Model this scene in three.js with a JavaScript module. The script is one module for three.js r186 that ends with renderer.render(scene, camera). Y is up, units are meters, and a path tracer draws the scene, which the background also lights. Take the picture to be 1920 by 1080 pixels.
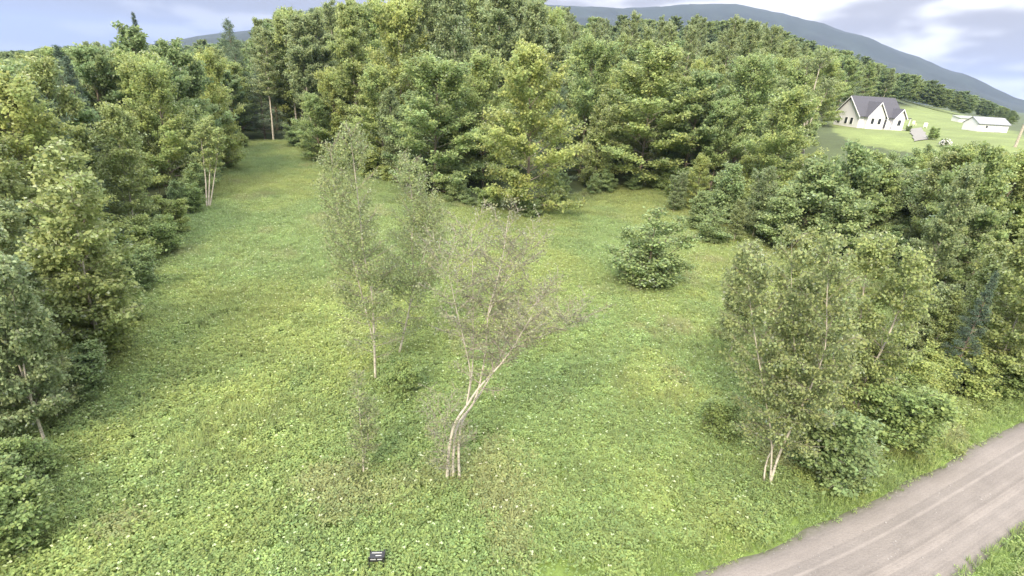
import * as THREE from 'three';
import { mergeGeometries } from 'three/addons/utils/BufferGeometryUtils.js';

// ------------------------------------------------------------------ random, noise
let seed = 7;
const rnd = () => { seed = (seed + 0x6D2B79F5) | 0; let t = Math.imul(seed ^ (seed >>> 15), 1 | seed); t = (t + Math.imul(t ^ (t >>> 7), 61 | t)) ^ t; return ((t ^ (t >>> 14)) >>> 0) / 4294967296; };
const rr = (a, b) => a + (b - a) * rnd();
const sm = (a, b, x) => { const t = Math.min(1, Math.max(0, (x - a) / (b - a))); return t * t * (3 - 2 * t); };
const lerp = (a, b, t) => a + (b - a) * t;
function h3(x, y, z) { let h = Math.imul(x, 374761393) + Math.imul(y, 668265263) + Math.imul(z, 2147483647 ^ 0x5bd1e995); h = Math.imul(h ^ (h >>> 13), 1274126177); return ((h ^ (h >>> 16)) >>> 0) / 4294967296; }
function vn(x, y, z) {
  const ix = Math.floor(x), iy = Math.floor(y), iz = Math.floor(z), fx = x - ix, fy = y - iy, fz = z - iz;
  const u = fx * fx * (3 - 2 * fx), v = fy * fy * (3 - 2 * fy), w = fz * fz * (3 - 2 * fz);
  const a = lerp(lerp(h3(ix, iy, iz), h3(ix + 1, iy, iz), u), lerp(h3(ix, iy + 1, iz), h3(ix + 1, iy + 1, iz), u), v);
  const b = lerp(lerp(h3(ix, iy, iz + 1), h3(ix + 1, iy, iz + 1), u), lerp(h3(ix, iy + 1, iz + 1), h3(ix + 1, iy + 1, iz + 1), u), v);
  return lerp(a, b, w);
}
function fbm(x, y, z, n) { let s = 0, a = 0.5, t = 0; for (let i = 0; i < n; i++) { s += a * vn(x, y, z); t += a; x = x * 2.03 + 11.3; y = y * 2.03 + 5.1; z = z * 2.03 + 7.7; a *= 0.5; } return s / t; }

// ------------------------------------------------------------------ camera, sky, sun, exposure
const scene = new THREE.Scene();
const EYE = 16, FOCAL = 960, ROLL = Math.atan(0.06), PITCH = Math.atan(390 / FOCAL);
const camera = new THREE.PerspectiveCamera(2 * Math.atan(540 / FOCAL) * 180 / Math.PI, 16 / 9, 0.1, 20000);
camera.position.set(0, EYE, 0);
camera.rotation.set(-PITCH, 0, ROLL, 'YXZ');
camera.updateMatrixWorld(); camera.updateProjectionMatrix();

const renderer = new THREE.WebGLRenderer({ antialias: true });
renderer.setSize(1024, 576);
renderer.toneMapping = THREE.LinearToneMapping;
renderer.toneMappingExposure = 3.15;
renderer.shadowMap.enabled = true;

{ // broken cloud: smooth blue-grey layer with white heaps in it
  const W = 1536, H = 768, d = new Float32Array(W * H * 4);
  for (let j = 0; j < H; j++) {
    const el = ((j + 0.5) / H - 0.5) * Math.PI, y = Math.sin(el), c = Math.cos(el);
    for (let i = 0; i < W; i++) {
      const az = ((i + 0.5) / W - 0.5) * 2 * Math.PI, x = Math.cos(az) * c, z = Math.sin(az) * c, k = 4 * (j * W + i);
      const yy = Math.max(y, 0);
      const q = 1 / (yy + 0.16);
      const px = x * q, pz = z * q;
      const broad = fbm(px * 0.7 + 3, 1.7, pz * 0.7 + 9, 4);
      const heap = fbm(px * 2.2 + 20, yy * 7, pz * 2.2 + 4, 5);
      const gather = Math.pow(0.5 + 0.5 * Math.cos(az + 0.55), 1.7);              // more heaped cloud on one side of the sky
      const puff = sm(0.47, 0.66, heap + 0.12 * (gather - 0.5)) * (0.06 + 0.94 * gather);
      const dark = sm(0.42, 0.68, broad);
      let r = lerp(0.335, 0.275, dark), g = lerp(0.365, 0.300, dark), b = lerp(0.455, 0.365, dark);
      const grey = sm(0.25, 0.8, 0.5 + 0.5 * Math.cos(az + 0.55));
      const shade = 0.34 + 0.16 * fbm(px * 1.3 + 7, yy * 4, pz * 1.3 + 2, 4); r = lerp(r, shade, grey * 0.9); g = lerp(g, shade, grey * 0.9); b = lerp(b, shade * 1.07, grey * 0.9);
      r = lerp(r, 0.86, puff); g = lerp(g, 0.86, puff); b = lerp(b, 0.89, puff);
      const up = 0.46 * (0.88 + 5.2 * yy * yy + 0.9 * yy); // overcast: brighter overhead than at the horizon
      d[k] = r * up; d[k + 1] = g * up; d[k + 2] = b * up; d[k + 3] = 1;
    }
  }
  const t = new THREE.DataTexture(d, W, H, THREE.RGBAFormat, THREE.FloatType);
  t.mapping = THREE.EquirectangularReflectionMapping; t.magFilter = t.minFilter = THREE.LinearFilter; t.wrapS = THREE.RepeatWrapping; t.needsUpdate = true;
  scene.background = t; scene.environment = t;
}
const sun = new THREE.DirectionalLight(0xfff0d8, 2.3);
sun.position.set(-62, 165, 150); sun.target.position.set(0, 0, -30);
sun.castShadow = true; sun.shadow.radius = 45; sun.shadow.mapSize.set(4096, 4096);
Object.assign(sun.shadow.camera, { left: -160, right: 200, top: 160, bottom: -160, near: 1, far: 600 });
scene.add(sun, sun.target);
scene.fog = new THREE.FogExp2(0xa4bce8, 0.00007);

// ------------------------------------------------------------------ terrain
function terrain(x, z) {
  const s = x * 0.60 - z * 0.80, dist = Math.hypot(x, z), a = z < -1 ? x / -z : (x > 0 ? 9 : -9);
  let h = 9.3 * sm(58, 150, s) * sm(-0.75, 0.25, a);
  h += 34 * sm(130, 520, dist) * sm(-0.9, 0.0, a) * (1 - sm(0.35, 0.86, a)) * (z < 0 ? 1 : 0);
  h -= 5 * sm(220, 600, dist) * sm(0.8, 1.2, a);
  return h;
}
const V = (x, y, z) => new THREE.Vector3(x, y, z);
function ray(px, py) { return V((px - 960) / 960, (540 - py) / 540, 0.5).unproject(camera).sub(camera.position).normalize(); }
function at(px, py) { // where the sight line through a pixel of the photograph meets the ground
  const d = ray(px, py); let t = 5;
  for (let i = 0; i < 4000; i++) { const p = camera.position.clone().addScaledVector(d, t); if (p.y <= terrain(p.x, p.z)) { p.y = terrain(p.x, p.z); return p; } t += 0.04 + t * 0.0015; }
  return null;
}
const proj = (p) => { const v = p.clone().project(camera); return { x: 960 + 960 * v.x, y: 540 - 540 * v.y, behind: v.z > 1 }; };
function heightTo(base, py) { // how tall a thing standing at base must be for its top to show at row py
  let lo = 0.1, hi = 70;
  for (let i = 0; i < 30; i++) { const m = (lo + hi) / 2; if (proj(V(base.x, base.y + m, base.z)).y > py) lo = m; else hi = m; }
  return lo;
}
// ------------------------------------------------------------------ names
const taken = {};
function numbered(n) { if (taken[n] === undefined) { taken[n] = 0; return n; } taken[n]++; return n + '_' + String(taken[n]).padStart(3, '0'); }
function tag(o, label, category, group) { o.userData = { label, category }; if (group) o.userData.group = group; return o; }
function thing(name, label, category, p, turn = 0, group) { const o = new THREE.Group(); o.name = numbered(name); o.position.copy(p); o.rotation.y = turn; tag(o, label, category, group); scene.add(o); return o; }
function part(name, geo, mat, parent, kind) { const m = new THREE.Mesh(geo, mat); m.name = name; if (kind) m.userData.kind = kind; parent.add(m); return m; }
function structure(name, geo, mat) { const m = new THREE.Mesh(geo, mat); m.name = numbered(name); m.userData.kind = 'structure'; scene.add(m); return m; }

// ------------------------------------------------------------------ textures
function tex(W, H, fn, srgb = false) {
  const d = new Uint8Array(W * H * 4);
  for (let j = 0; j < H; j++) for (let i = 0; i < W; i++) { const c = fn(i, j, W, H), k = 4 * (j * W + i); for (let q = 0; q < 3; q++) d[k + q] = Math.max(0, Math.min(255, Math.round(255 * c[q]))); d[k + 3] = 255; }
  const t = new THREE.DataTexture(d, W, H); t.wrapS = t.wrapT = THREE.RepeatWrapping; t.magFilter = THREE.LinearFilter; t.minFilter = THREE.LinearMipmapLinearFilter; t.generateMipmaps = true; if (srgb) t.colorSpace = THREE.SRGBColorSpace; t.needsUpdate = true; return t;
}
// tiling noise: n cells over the whole texture
function tn(u, v, n, s) { const x = u * n, y = v * n, ix = Math.floor(x), iy = Math.floor(y), fx = x - ix, fy = y - iy, a = fx * fx * (3 - 2 * fx), b = fy * fy * (3 - 2 * fy), w = (k) => ((k % n) + n) % n; return lerp(lerp(h3(w(ix), w(iy), s), h3(w(ix + 1), w(iy), s), a), lerp(h3(w(ix), w(iy + 1), s), h3(w(ix + 1), w(iy + 1), s), a), b); }

const soilTex = tex(512, 512, (i, j, W, H) => {
  const u = i / W, v = j / H, a = tn(u, v, 6, 1), b = tn(u, v, 23, 2), c = tn(u, v, 90, 3), e = tn(u, v, 256, 4);
  const k = 0.55 + 0.2 * a + 0.25 * b + 0.3 * c + 0.35 * (e - 0.5);
  return [k * 0.78, k * 0.80, k * 0.70];
});
const barkPale = tex(64, 256, (i, j, W, H) => {
  const u = i / W, v = j / H, m = tn(u, v, 14, 5), line = h3(j >> 1, 3, 9) > 0.86 && tn(u, v, 4, 6) > 0.5 ? 0.35 : 1;
  const k = (0.78 + 0.22 * m) * line * (tn(u, v, 3, 17) > 0.78 ? 0.45 : 1); return [k, k * 0.96, k * 0.89];
});
const barkGrey = tex(64, 256, (i, j, W, H) => { const u = i / W, v = j / H, k = 0.45 + 0.55 * tn(u, v, 16, 7) * (0.6 + 0.4 * tn(u, v, 40, 8)); return [k, k * 0.93, k * 0.85]; });

const std = (o) => new THREE.MeshStandardMaterial({ roughness: 0.9, ...o });
const lin = (r, g, b) => new THREE.Color().setRGB(r, g, b);
const leafMat = (r, g, b, t = 0.5) => new THREE.MeshPhysicalMaterial({ color: lin(r, g, b), roughness: 1, transmission: t, thickness: 0, side: THREE.DoubleSide, vertexColors: true, specularIntensity: 0.35 });
const M = {
  birch: std({ color: lin(0.55, 0.52, 0.46), map: barkPale }),
  bark: std({ color: lin(0.24, 0.21, 0.17), map: barkGrey }),
  twig: std({ color: lin(0.27, 0.23, 0.19) }),
};

// ------------------------------------------------------------------ mesh collector
class GB {
  constructor() { this.p = []; this.n = []; this.u = []; this.c = []; this.i = []; }
  get size() { return this.p.length / 3; }
  tube(pts, r0, r1, sides = 5) {
    const n = pts.length, T = V(0, 0, 0), A = V(0, 0, 0), B = V(0, 0, 0); let len = 0;
    const first = this.size;
    for (let k = 0; k < n; k++) {
      T.copy(pts[Math.min(n - 1, k + 1)]).sub(pts[Math.max(0, k - 1)]).normalize();
      A.set(T.z, 0.013, -T.x).cross(T); if (A.lengthSq() < 1e-6) A.set(1, 0, 0); A.normalize(); B.copy(T).cross(A).normalize();
      if (k) len += pts[k].distanceTo(pts[k - 1]);
      const f = k / (n - 1), r = lerp(r0, r1, Math.pow(f, 0.85));
      for (let s = 0; s <= sides; s++) {
        const a = s / sides * 2 * Math.PI, ca = Math.cos(a), sa = Math.sin(a), nx = A.x * ca + B.x * sa, ny = A.y * ca + B.y * sa, nz = A.z * ca + B.z * sa;
        this.p.push(pts[k].x + nx * r, pts[k].y + ny * r, pts[k].z + nz * r); this.n.push(nx, ny, nz); this.u.push(s / sides, len / 2.5); this.c.push(1, 1, 1);
      }
    }
    for (let k = 0; k < n - 1; k++) for (let s = 0; s < sides; s++) { const a = first + k * (sides + 1) + s, b = a + sides + 1; this.i.push(a, a + 1, b, b, a + 1, b + 1); }
    const tip = this.size; const e = pts[n - 1]; this.p.push(e.x, e.y, e.z); this.n.push(T.x, T.y, T.z); this.u.push(0.5, len / 2.5); this.c.push(1, 1, 1);
    for (let s = 0; s < sides; s++) this.i.push(first + (n - 1) * (sides + 1) + s, first + (n - 1) * (sides + 1) + s + 1, tip);
  }
  leaf(p, dir, nrm, len, wid, tint, outward) { // a folded leaf of two faces
    const s = LS.copy(dir).cross(nrm).normalize(), b = this.size, f = wid * 0.28;
    const q = [p.x, p.y, p.z, p.x + dir.x * len * 0.5 + s.x * wid / 2 + nrm.x * f, p.y + dir.y * len * 0.5 + s.y * wid / 2 + nrm.y * f, p.z + dir.z * len * 0.5 + s.z * wid / 2 + nrm.z * f,
      p.x + dir.x * len, p.y + dir.y * len, p.z + dir.z * len, p.x + dir.x * len * 0.5 - s.x * wid / 2 + nrm.x * f, p.y + dir.y * len * 0.5 - s.y * wid / 2 + nrm.y * f, p.z + dir.z * len * 0.5 - s.z * wid / 2 + nrm.z * f];
    this.p.push(...q);
    let nx = nrm.x, ny = nrm.y, nz = nrm.z;
    if (outward) { nx = nx * 0.7 + outward.x * 0.5; ny = ny * 0.7 + outward.y * 0.5; nz = nz * 0.7 + outward.z * 0.5; const l = Math.hypot(nx, ny, nz) || 1; nx /= l; ny /= l; nz /= l; }
    for (let k = 0; k < 4; k++) { this.n.push(nx, ny, nz); this.c.push(tint[0], tint[1], tint[2]); }
    this.u.push(0.5, 0, 1, 0.5, 0.5, 1, 0, 0.5);
    this.i.push(b, b + 1, b + 2, b, b + 2, b + 3);
  }
  build() {
    const g = new THREE.BufferGeometry();
    g.setAttribute('position', new THREE.Float32BufferAttribute(this.p, 3)); g.setAttribute('normal', new THREE.Float32BufferAttribute(this.n, 3));
    g.setAttribute('uv', new THREE.Float32BufferAttribute(this.u, 2)); g.setAttribute('color', new THREE.Float32BufferAttribute(this.c, 3)); g.setIndex(this.i); return g;
  }
}
const LS = V(0, 0, 0);
function tintOf(spread) { const k = 1 + (rnd() - 0.5) * spread * 2, w = (rnd() - 0.5) * spread; return [k * (1 + w * 0.6), k, k * (1 - w * 0.6)]; }
const randDir = () => { const z = rr(-1, 1), a = rr(0, 6.2832), r = Math.sqrt(1 - z * z); return V(r * Math.cos(a), z, r * Math.sin(a)); };
function along(pts, t) { const n = pts.length - 1, x = Math.min(n - 1e-6, Math.max(0, t * n)), k = Math.floor(x); return pts[k].clone().lerp(pts[k + 1], x - k); }
function stemCurve(H, lean, wander, n = 9) {
  const pts = []; let ox = 0, oz = 0; const a = rr(0, 6.28), l = lean;
  for (let k = 0; k <= n; k++) { const f = k / n; pts.push(V(ox + Math.cos(a) * l * H * f * f, f * H, oz + Math.sin(a) * l * H * f * f)); ox += rr(-1, 1) * wander * H / n; oz += rr(-1, 1) * wander * H / n; }
  return pts;
}
// o: stems (polylines), radius, crownBase, R(t) reach of branches, branches per stem, low/high branch elevation, sag, leaves, size, flat, sprig
function growTree(o) {
  const trunks = [], limbs = new GB(), leaves = new GB(), spots = [];
  const nb = o.branches;
  o.stems.forEach((st, si) => {
    const g = new GB(), curve = new THREE.CatmullRomCurve3(st).getPoints(st.length * 3), r = (o.radii && o.radii[si]) || o.radius;
    g.tube(curve, r, r * 0.12, 8); trunks.push(g.build());
    const cb = (o.bases && o.bases[si] !== undefined) ? o.bases[si] : o.crownBase;
    let az = rr(0, 6.28);
    for (let k = 0; k < nb; k++) {
      const tt = (k + rr(0, 0.9)) / nb, t = cb + (1 - cb) * tt * 0.985, p = along(curve, t);
      az += 2.39996 + rr(-0.5, 0.5);
      const el = lerp(o.low, o.high, tt) + rr(-0.18, 0.18), L = o.R(tt) * rr(0.72, 1.18);
      const dir = V(Math.cos(az) * Math.cos(el), Math.sin(el), Math.sin(az) * Math.cos(el));
      const pts = [p], m = 5; let q = p.clone();
      for (let i = 1; i <= m; i++) { const f = i / m; q = q.clone().addScaledVector(dir, L / m); q.y += (o.sag || 0) * L / m * (f * 2 - 0.7); q.x += rr(-0.04, 0.04) * L; q.z += rr(-0.04, 0.04) * L; pts.push(q); }
      limbs.tube(pts, Math.max(0.008, r * 0.36 * (1 - 0.7 * tt)), 0.004, 4);
      const subs = o.subs ?? 6;
      for (let s = 0; s < subs; s++) {
        const f = 0.25 + 0.75 * (s + rnd()) / subs, b = along(pts, f), side = s % 2 ? 1 : -1, ang = az + side * rr(0.5, 1.2), e2 = el * 0.55 + rr(-0.25, 0.3) + (o.sub || 0);
        const l2 = L * rr(0.25, 0.45) * (1.15 - 0.5 * f) + 0.1;
        const d2 = V(Math.cos(ang) * Math.cos(e2), Math.sin(e2), Math.sin(ang) * Math.cos(e2));
        const end = b.clone().addScaledVector(d2, l2); end.y += (o.sag || 0) * l2 * 0.5;
        limbs.tube([b, b.clone().lerp(end, 0.5).add(V(0, 0.03 * l2, 0)), end], 0.012, 0.003, 3);
        spots.push([b, end, l2, p]);
      }
      spots.push([along(pts, 0.5), pts[m], L * 0.5, p]);
    }
  });
  let total = 0; for (const s of spots) total += s[2] + 0.15;
  for (const [a, b, l, root] of spots) {
    const n = Math.round(o.leaves * (l + 0.15) / total * (o.gap && rnd() < o.gap ? 0.25 : 1)), k = tintOf(o.clumpTint ?? 0.14);
    for (let i = 0; i < n; i++) {
      const p = a.clone().lerp(b, Math.pow(rnd(), 0.8)), off = randDir().multiplyScalar(o.sprig * Math.sqrt(rnd())); off.y *= o.flat < 0.5 ? 0.8 : 0.38; p.add(off);
      if (o.hang) p.y -= rnd() * rnd() * o.hang;
      const nrm = randDir().multiplyScalar(1 - o.flat).add(V(0, o.flat, 0)).normalize();
      const dir = randDir(); dir.addScaledVector(nrm, -dir.dot(nrm)).normalize(); if (o.hang) { dir.y -= 0.7; dir.normalize(); }
      const sz = o.size * rr(0.7, 1.35), t = tintOf(0.16), out = p.clone().sub(root); out.y = Math.abs(out.y) * 0.5 + 0.3; out.normalize();
      leaves.leaf(p, dir, nrm, sz, sz * (o.slim ?? 0.72), [t[0] * k[0], t[1] * k[1], t[2] * k[2]], out);
    }
  }
  return { trunks, limbs: limbs.build(), leaves: leaves.build(), H: leaves.p.reduce((m, v, i) => (i % 3 === 1 && v > m ? v : m), 0) };
}
const vert = (H, lean, wander) => stemCurve(H, lean, wander);
const round = (R) => (t) => R * (0.45 + 0.55 * Math.sin(Math.PI * Math.min(1, 0.22 + t * 0.78))) * (1 - 0.45 * t * t);
const cone = (R) => (t) => R * (1 - t) + 0.12;
const slimR = (R) => (t) => R * (0.55 + 0.45 * Math.sin(Math.PI * (0.15 + 0.8 * t))) * (1 - 0.35 * t);

const protos = {
  maple: [0, 1, 2].map((k) => growTree({ stems: [vert(12, 0.04, 0.04)], radius: 0.15, crownBase: 0.03 + 0.02 * k, R: (t) => 4.5 * Math.sqrt(Math.max(0, 1 - Math.pow(t * 0.97, 2.6))) * (0.72 + 0.28 * Math.min(1, t * 4)) * (0.85 + 0.15 * Math.sin(t * 17 + k * 2)) + 0.3, branches: 46, low: 0.2, high: 1.25, sag: 0.0, subs: 9, leaves: 26000, size: 0.215, flat: 0.42, sprig: 0.42, gap: 0.12, clumpTint: 0.22 })),
  oak: [0, 1].map(() => growTree({ stems: [vert(13, 0.05, 0.05)], radius: 0.26, crownBase: 0.2, R: round(4.6), branches: 34, low: 0.15, high: 1.0, sag: 0.02, subs: 9, leaves: 22000, size: 0.28, flat: 0.4, sprig: 0.42, gap: 0.15, clumpTint: 0.2 })),
  poplar: [0, 1].map(() => growTree({ stems: [vert(14, 0.03, 0.03)], radius: 0.15, crownBase: 0.3, R: slimR(2.8), branches: 38, low: 0.5, high: 1.05, sag: 0.06, subs: 7, leaves: 20000, size: 0.20, flat: 0.35, sprig: 0.34, gap: 0.15 })),
  tall: [0, 1].map(() => growTree({ stems: [vert(22, 0.03, 0.02)], radius: 0.17, crownBase: 0.42, R: slimR(3.0), branches: 34, low: 0.35, high: 1.0, sag: 0.05, subs: 7, leaves: 13000, size: 0.24, flat: 0.35, sprig: 0.4, gap: 0.25 })),
  birch: [0, 1, 2].map((k) => growTree({ stems: k === 1 ? [vert(11, 0.10, 0.03), vert(10, 0.16, 0.03), vert(8.5, 0.2, 0.03)] : k === 2 ? [vert(11, 0.08, 0.03), vert(9.5, 0.2, 0.03)] : [vert(11.5, 0.05, 0.03)], radius: 0.07, crownBase: 0.14, R: slimR(k === 0 ? 2.5 : 1.9), branches: k === 0 ? 52 : 30, low: 0.45, high: 1.0, sag: 0.0, subs: 8, leaves: 24000, size: 0.165, flat: 0.25, sprig: 0.3, hang: 0.4, gap: 0.2, clumpTint: 0.12 })),
  pine: [0, 1].map(() => growTree({ stems: [vert(14, 0.02, 0.015)], radius: 0.2, crownBase: 0.08, R: (t) => 3.6 * Math.pow(1 - t, 0.75) + 0.3, branches: 64, low: 0.1, high: 0.75, sag: 0.12, subs: 8, leaves: 15000, size: 0.30, slim: 0.16, flat: 0.2, sprig: 0.3, gap: 0.1, clumpTint: 0.16 })),
  spruce: [0].map(() => growTree({ stems: [vert(14, 0.01, 0.008)], radius: 0.17, crownBase: 0.05, R: cone(2.5), branches: 80, low: -0.15, high: 0.5, sag: -0.05, subs: 7, leaves: 15000, size: 0.24, slim: 0.2, flat: 0.4, sprig: 0.2 })),
  shrub: [0, 1, 2].map(() => growTree({ stems: [0, 1, 2, 3, 4].map(() => vert(rr(2.2, 3), rr(0.15, 0.5), 0.05)), radius: 0.035, crownBase: 0.12, R: round(1.0), branches: 9, low: 0.2, high: 0.9, subs: 7, leaves: 15000, size: 0.11, flat: 0.4, sprig: 0.26, gap: 0.12, clumpTint: 0.18 })),
  bush: [0].map(() => growTree({ stems: [4.4, 3.9, 3.3, 3.0, 2.6, 2.2, 1.8, 1.5, 1.2].map((h, k) => vert(h, 0.06 + k * 0.14, 0.07)), radius: 0.035, crownBase: 0.06, R: (t) => 1.0 * (1 - 0.75 * t), branches: 12, low: 0.3, high: 1.1, subs: 6, leaves: 17000, size: 0.11, flat: 0.25, sprig: 0.26, gap: 0.3, clumpTint: 0.2 })),
  wild: [0, 1].map(() => growTree({ stems: [vert(5, 0.06, 0.04), vert(4.2, 0.15, 0.04)], radius: 0.05, crownBase: 0.12, R: round(1.5), branches: 22, low: 0.3, high: 1.0, subs: 6, leaves: 12000, size: 0.16, flat: 0.28, sprig: 0.34, gap: 0.15, clumpTint: 0.18 })),
};
const L = { // leaf colours, linear; half of it is turned back, half let through
  maple: [leafMat(0.346, 0.417, 0.152), leafMat(0.306, 0.390, 0.152), leafMat(0.387, 0.442, 0.152)],
  oak: [leafMat(0.268, 0.352, 0.152), leafMat(0.314, 0.395, 0.152)],
  poplar: [leafMat(0.319, 0.384, 0.181), leafMat(0.353, 0.417, 0.159)],
  tall: [leafMat(0.298, 0.359, 0.166), leafMat(0.327, 0.384, 0.173)],
  birch: [leafMat(0.327, 0.382, 0.162), leafMat(0.353, 0.414, 0.157), leafMat(0.300, 0.369, 0.175)],
  pine: [leafMat(0.187, 0.252, 0.149, 0.25)],
  spruce: [leafMat(0.108, 0.157, 0.106, 0.2)],
  bush: [leafMat(0.312, 0.402, 0.164)],
  shrub: [leafMat(0.296, 0.385, 0.138), leafMat(0.255, 0.340, 0.138), leafMat(0.377, 0.443, 0.150)],
  wild: [leafMat(0.317, 0.402, 0.175), leafMat(0.286, 0.377, 0.160)],
};
const paleBark = { birch: 1, poplar: 1, tall: 1 };
function raise(t, kind, name, label, category, p, turn, sx, sy, leaf, group) {
  const o = thing(name, label, category, V(p.x, p.y - 0.06, p.z), turn, group);
  o.scale.set(sx, sy, sx);
  for (const g of t.trunks) part('trunk', g, paleBark[kind] ? M.birch : M.bark, o);
  part('branches', t.limbs, M.twig, o, 'stuff');
  part('crown', t.leaves, leaf, o, 'stuff');
  return o;
}
function plant(kind, name, label, category, p, H, opt = {}) {
  const list = protos[kind], t = list[opt.v ?? Math.floor(rnd() * list.length)], ml = L[kind];
  const s = H / t.H;
  return raise(t, kind, name, label, category, p, opt.turn ?? rr(0, 6.28), s * (opt.wide ?? rr(0.9, 1.1)), s, ml[opt.leaf ?? Math.floor(rnd() * ml.length)], opt.group);
}
// a tree whose foot and top rows were read off the photograph
function put(kind, name, label, category, px, py, topY, opt = {}) {
  let p = at(px, py), q = px;
  if (opt.crown) for (let k = 0; k < 4; k++) { q += px - proj(V(p.x, p.y + 0.7 * heightTo(p, topY), p.z)).x; p = at(q, py); } // px is where the crown shows, not the foot
  return plant(kind, name, label, category, p, heightTo(p, topY), opt); }

// ------------------------------------------------------------------ ground
const fieldPx = [[-200, 1150], [-150, 1080], [40, 960], [130, 830], [200, 670], [265, 530], [330, 430], [410, 372], [430, 300], [470, 268], [540, 268], [600, 312], [720, 345], [820, 372], [900, 400], [1000, 412], [1090, 372], [1200, 358], [1300, 390], [1420, 440], [1520, 480], [1660, 490], [1670, 560], [1690, 640], [1800, 610], [1930, 600], [2100, 660], [2100, 1150]];
const field = fieldPx.map(([x, y]) => at(x, y));
function inside(poly, x, z) { let c = false; for (let i = 0, j = poly.length - 1; i < poly.length; j = i++) { const a = poly[i], b = poly[j]; if ((a.z > z) !== (b.z > z) && x < (b.x - a.x) * (z - a.z) / (b.z - a.z) + a.x) c = !c; } return c; }
const nearField = (x, z) => [[3, 0], [-3, 0], [0, 3], [0, -3]].some(([a, b]) => inside(field, x + a, z + b));
// the house stands on the rise
const houseSpot = at(1606, 240), lawnPx = [[1555, 226], [1600, 205], [1700, 200], [1760, 203], [1830, 222], [1900, 246], [1990, 280], [1960, 305], [1800, 286], [1700, 285], [1600, 270], [1560, 246]];
const lawn = lawnPx.map(([x, y]) => at(x, y));
console.log('house', houseSpot.toArray().map((v) => v.toFixed(1)).join(), 'lawn', lawn.map((p) => p && p.toArray().map((v) => v.toFixed(0)).join()).join(' | '));

{ // ground: one sheet, fine near the camera and wide out to the mountain
  const N = 330, g = new THREE.PlaneGeometry(1, 1, N, N), P = g.attributes.position, U = g.attributes.uv, C = [];
  const w = (u) => { const a = Math.abs(u); return Math.sign(u) * (a * 190 + 7800 * Math.pow(a, 6)); };
  for (let i = 0; i < P.count; i++) {
    const x = w(P.getX(i) * 2) + 35, z = -w(P.getY(i) * 2) - 95, y = terrain(x, z);
    P.setXYZ(i, x, y, z); U.setXY(i, x / 7, z / 7);
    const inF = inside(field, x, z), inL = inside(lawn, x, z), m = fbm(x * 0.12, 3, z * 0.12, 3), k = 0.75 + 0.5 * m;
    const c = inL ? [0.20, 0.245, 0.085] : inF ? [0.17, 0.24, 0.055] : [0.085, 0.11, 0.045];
    C.push(c[0] * k, c[1] * k, c[2] * k);
  }
  g.setAttribute('color', new THREE.Float32BufferAttribute(C, 3)); g.computeVertexNormals();
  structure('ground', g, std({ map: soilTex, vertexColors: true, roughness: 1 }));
}
// ------------------------------------------------------------------ mountain
{
  const ridge = [[-700, 150], [-300, 150], [0, 128], [120, 104], [180, 92], [260, 84], [420, 62], [600, 32], [850, 16], [1050, 12], [1160, 17], [1230, 14], [1300, 8], [1380, 8], [1450, 22], [1530, 41], [1600, 63], [1700, 100], [1800, 137], [1920, 188], [2100, 235], [2500, 300]];
  const dirs = ridge.map(([x, y]) => { const d = ray(x, y), q = Math.hypot(d.x, d.z); return [Math.atan2(d.x, -d.z), d.y / q]; });
  const N = 260, K = 22, pos = [], idx = [], uv = [], col = [];
  const a0 = dirs[0][0], a1 = dirs[dirs.length - 1][0];
  for (let i = 0; i <= N; i++) {
    const a = lerp(a0, a1, i / N); let k = 0; while (k < dirs.length - 2 && dirs[k + 1][0] < a) k++;
    const f = (a - dirs[k][0]) / (dirs[k + 1][0] - dirs[k][0]), e = lerp(dirs[k][1], dirs[k + 1][1], f * f * (3 - 2 * f) * 0.5 + f * 0.5);
    const D = 3300 + 500 * Math.sin(a * 2.1), top = EYE + e * D;
    for (let j = 0; j <= K; j++) {
      const t = j / K, r = D * (0.36 + 0.64 * t), x = Math.sin(a) * r, z = -Math.cos(a) * r;
      let y = lerp(-14, top, Math.pow(sm(0, 1, t) * 0.55 + t * 0.45, 1.15));
      y += (fbm(x * 0.0035, 1, z * 0.0035, 4) - 0.5) * 110 * Math.sin(Math.PI * t) * Math.max(0.15, Math.min(1, (top + 40) / 300));
      y += (fbm(x * 0.03, 4, z * 0.03, 3) - 0.5) * 9 * t;
      pos.push(x, y, z); uv.push(x / 60, z / 60); const q = 0.45 + 1.1 * fbm(x * 0.012, 9, z * 0.012, 5); col.push(q, q, q);
    }
    // back slope
    const r = D * 1.35; pos.push(Math.sin(a) * r, -60, -Math.cos(a) * r); uv.push(0, 0); col.push(1, 1, 1);
  }
  const S = K + 2;
  for (let i = 0; i < N; i++) for (let j = 0; j < S - 1; j++) { const p = i * S + j; idx.push(p, p + S, p + 1, p + 1, p + S, p + S + 1); }
  const g = new THREE.BufferGeometry(); g.setAttribute('position', new THREE.Float32BufferAttribute(pos, 3)); g.setAttribute('uv', new THREE.Float32BufferAttribute(uv, 2)); g.setAttribute('color', new THREE.Float32BufferAttribute(col, 3)); g.setIndex(idx); g.computeVertexNormals();
  structure('mountain', g, std({ color: lin(0.030, 0.043, 0.035), map: soilTex, vertexColors: true, roughness: 1, side: THREE.DoubleSide }));
}
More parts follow.
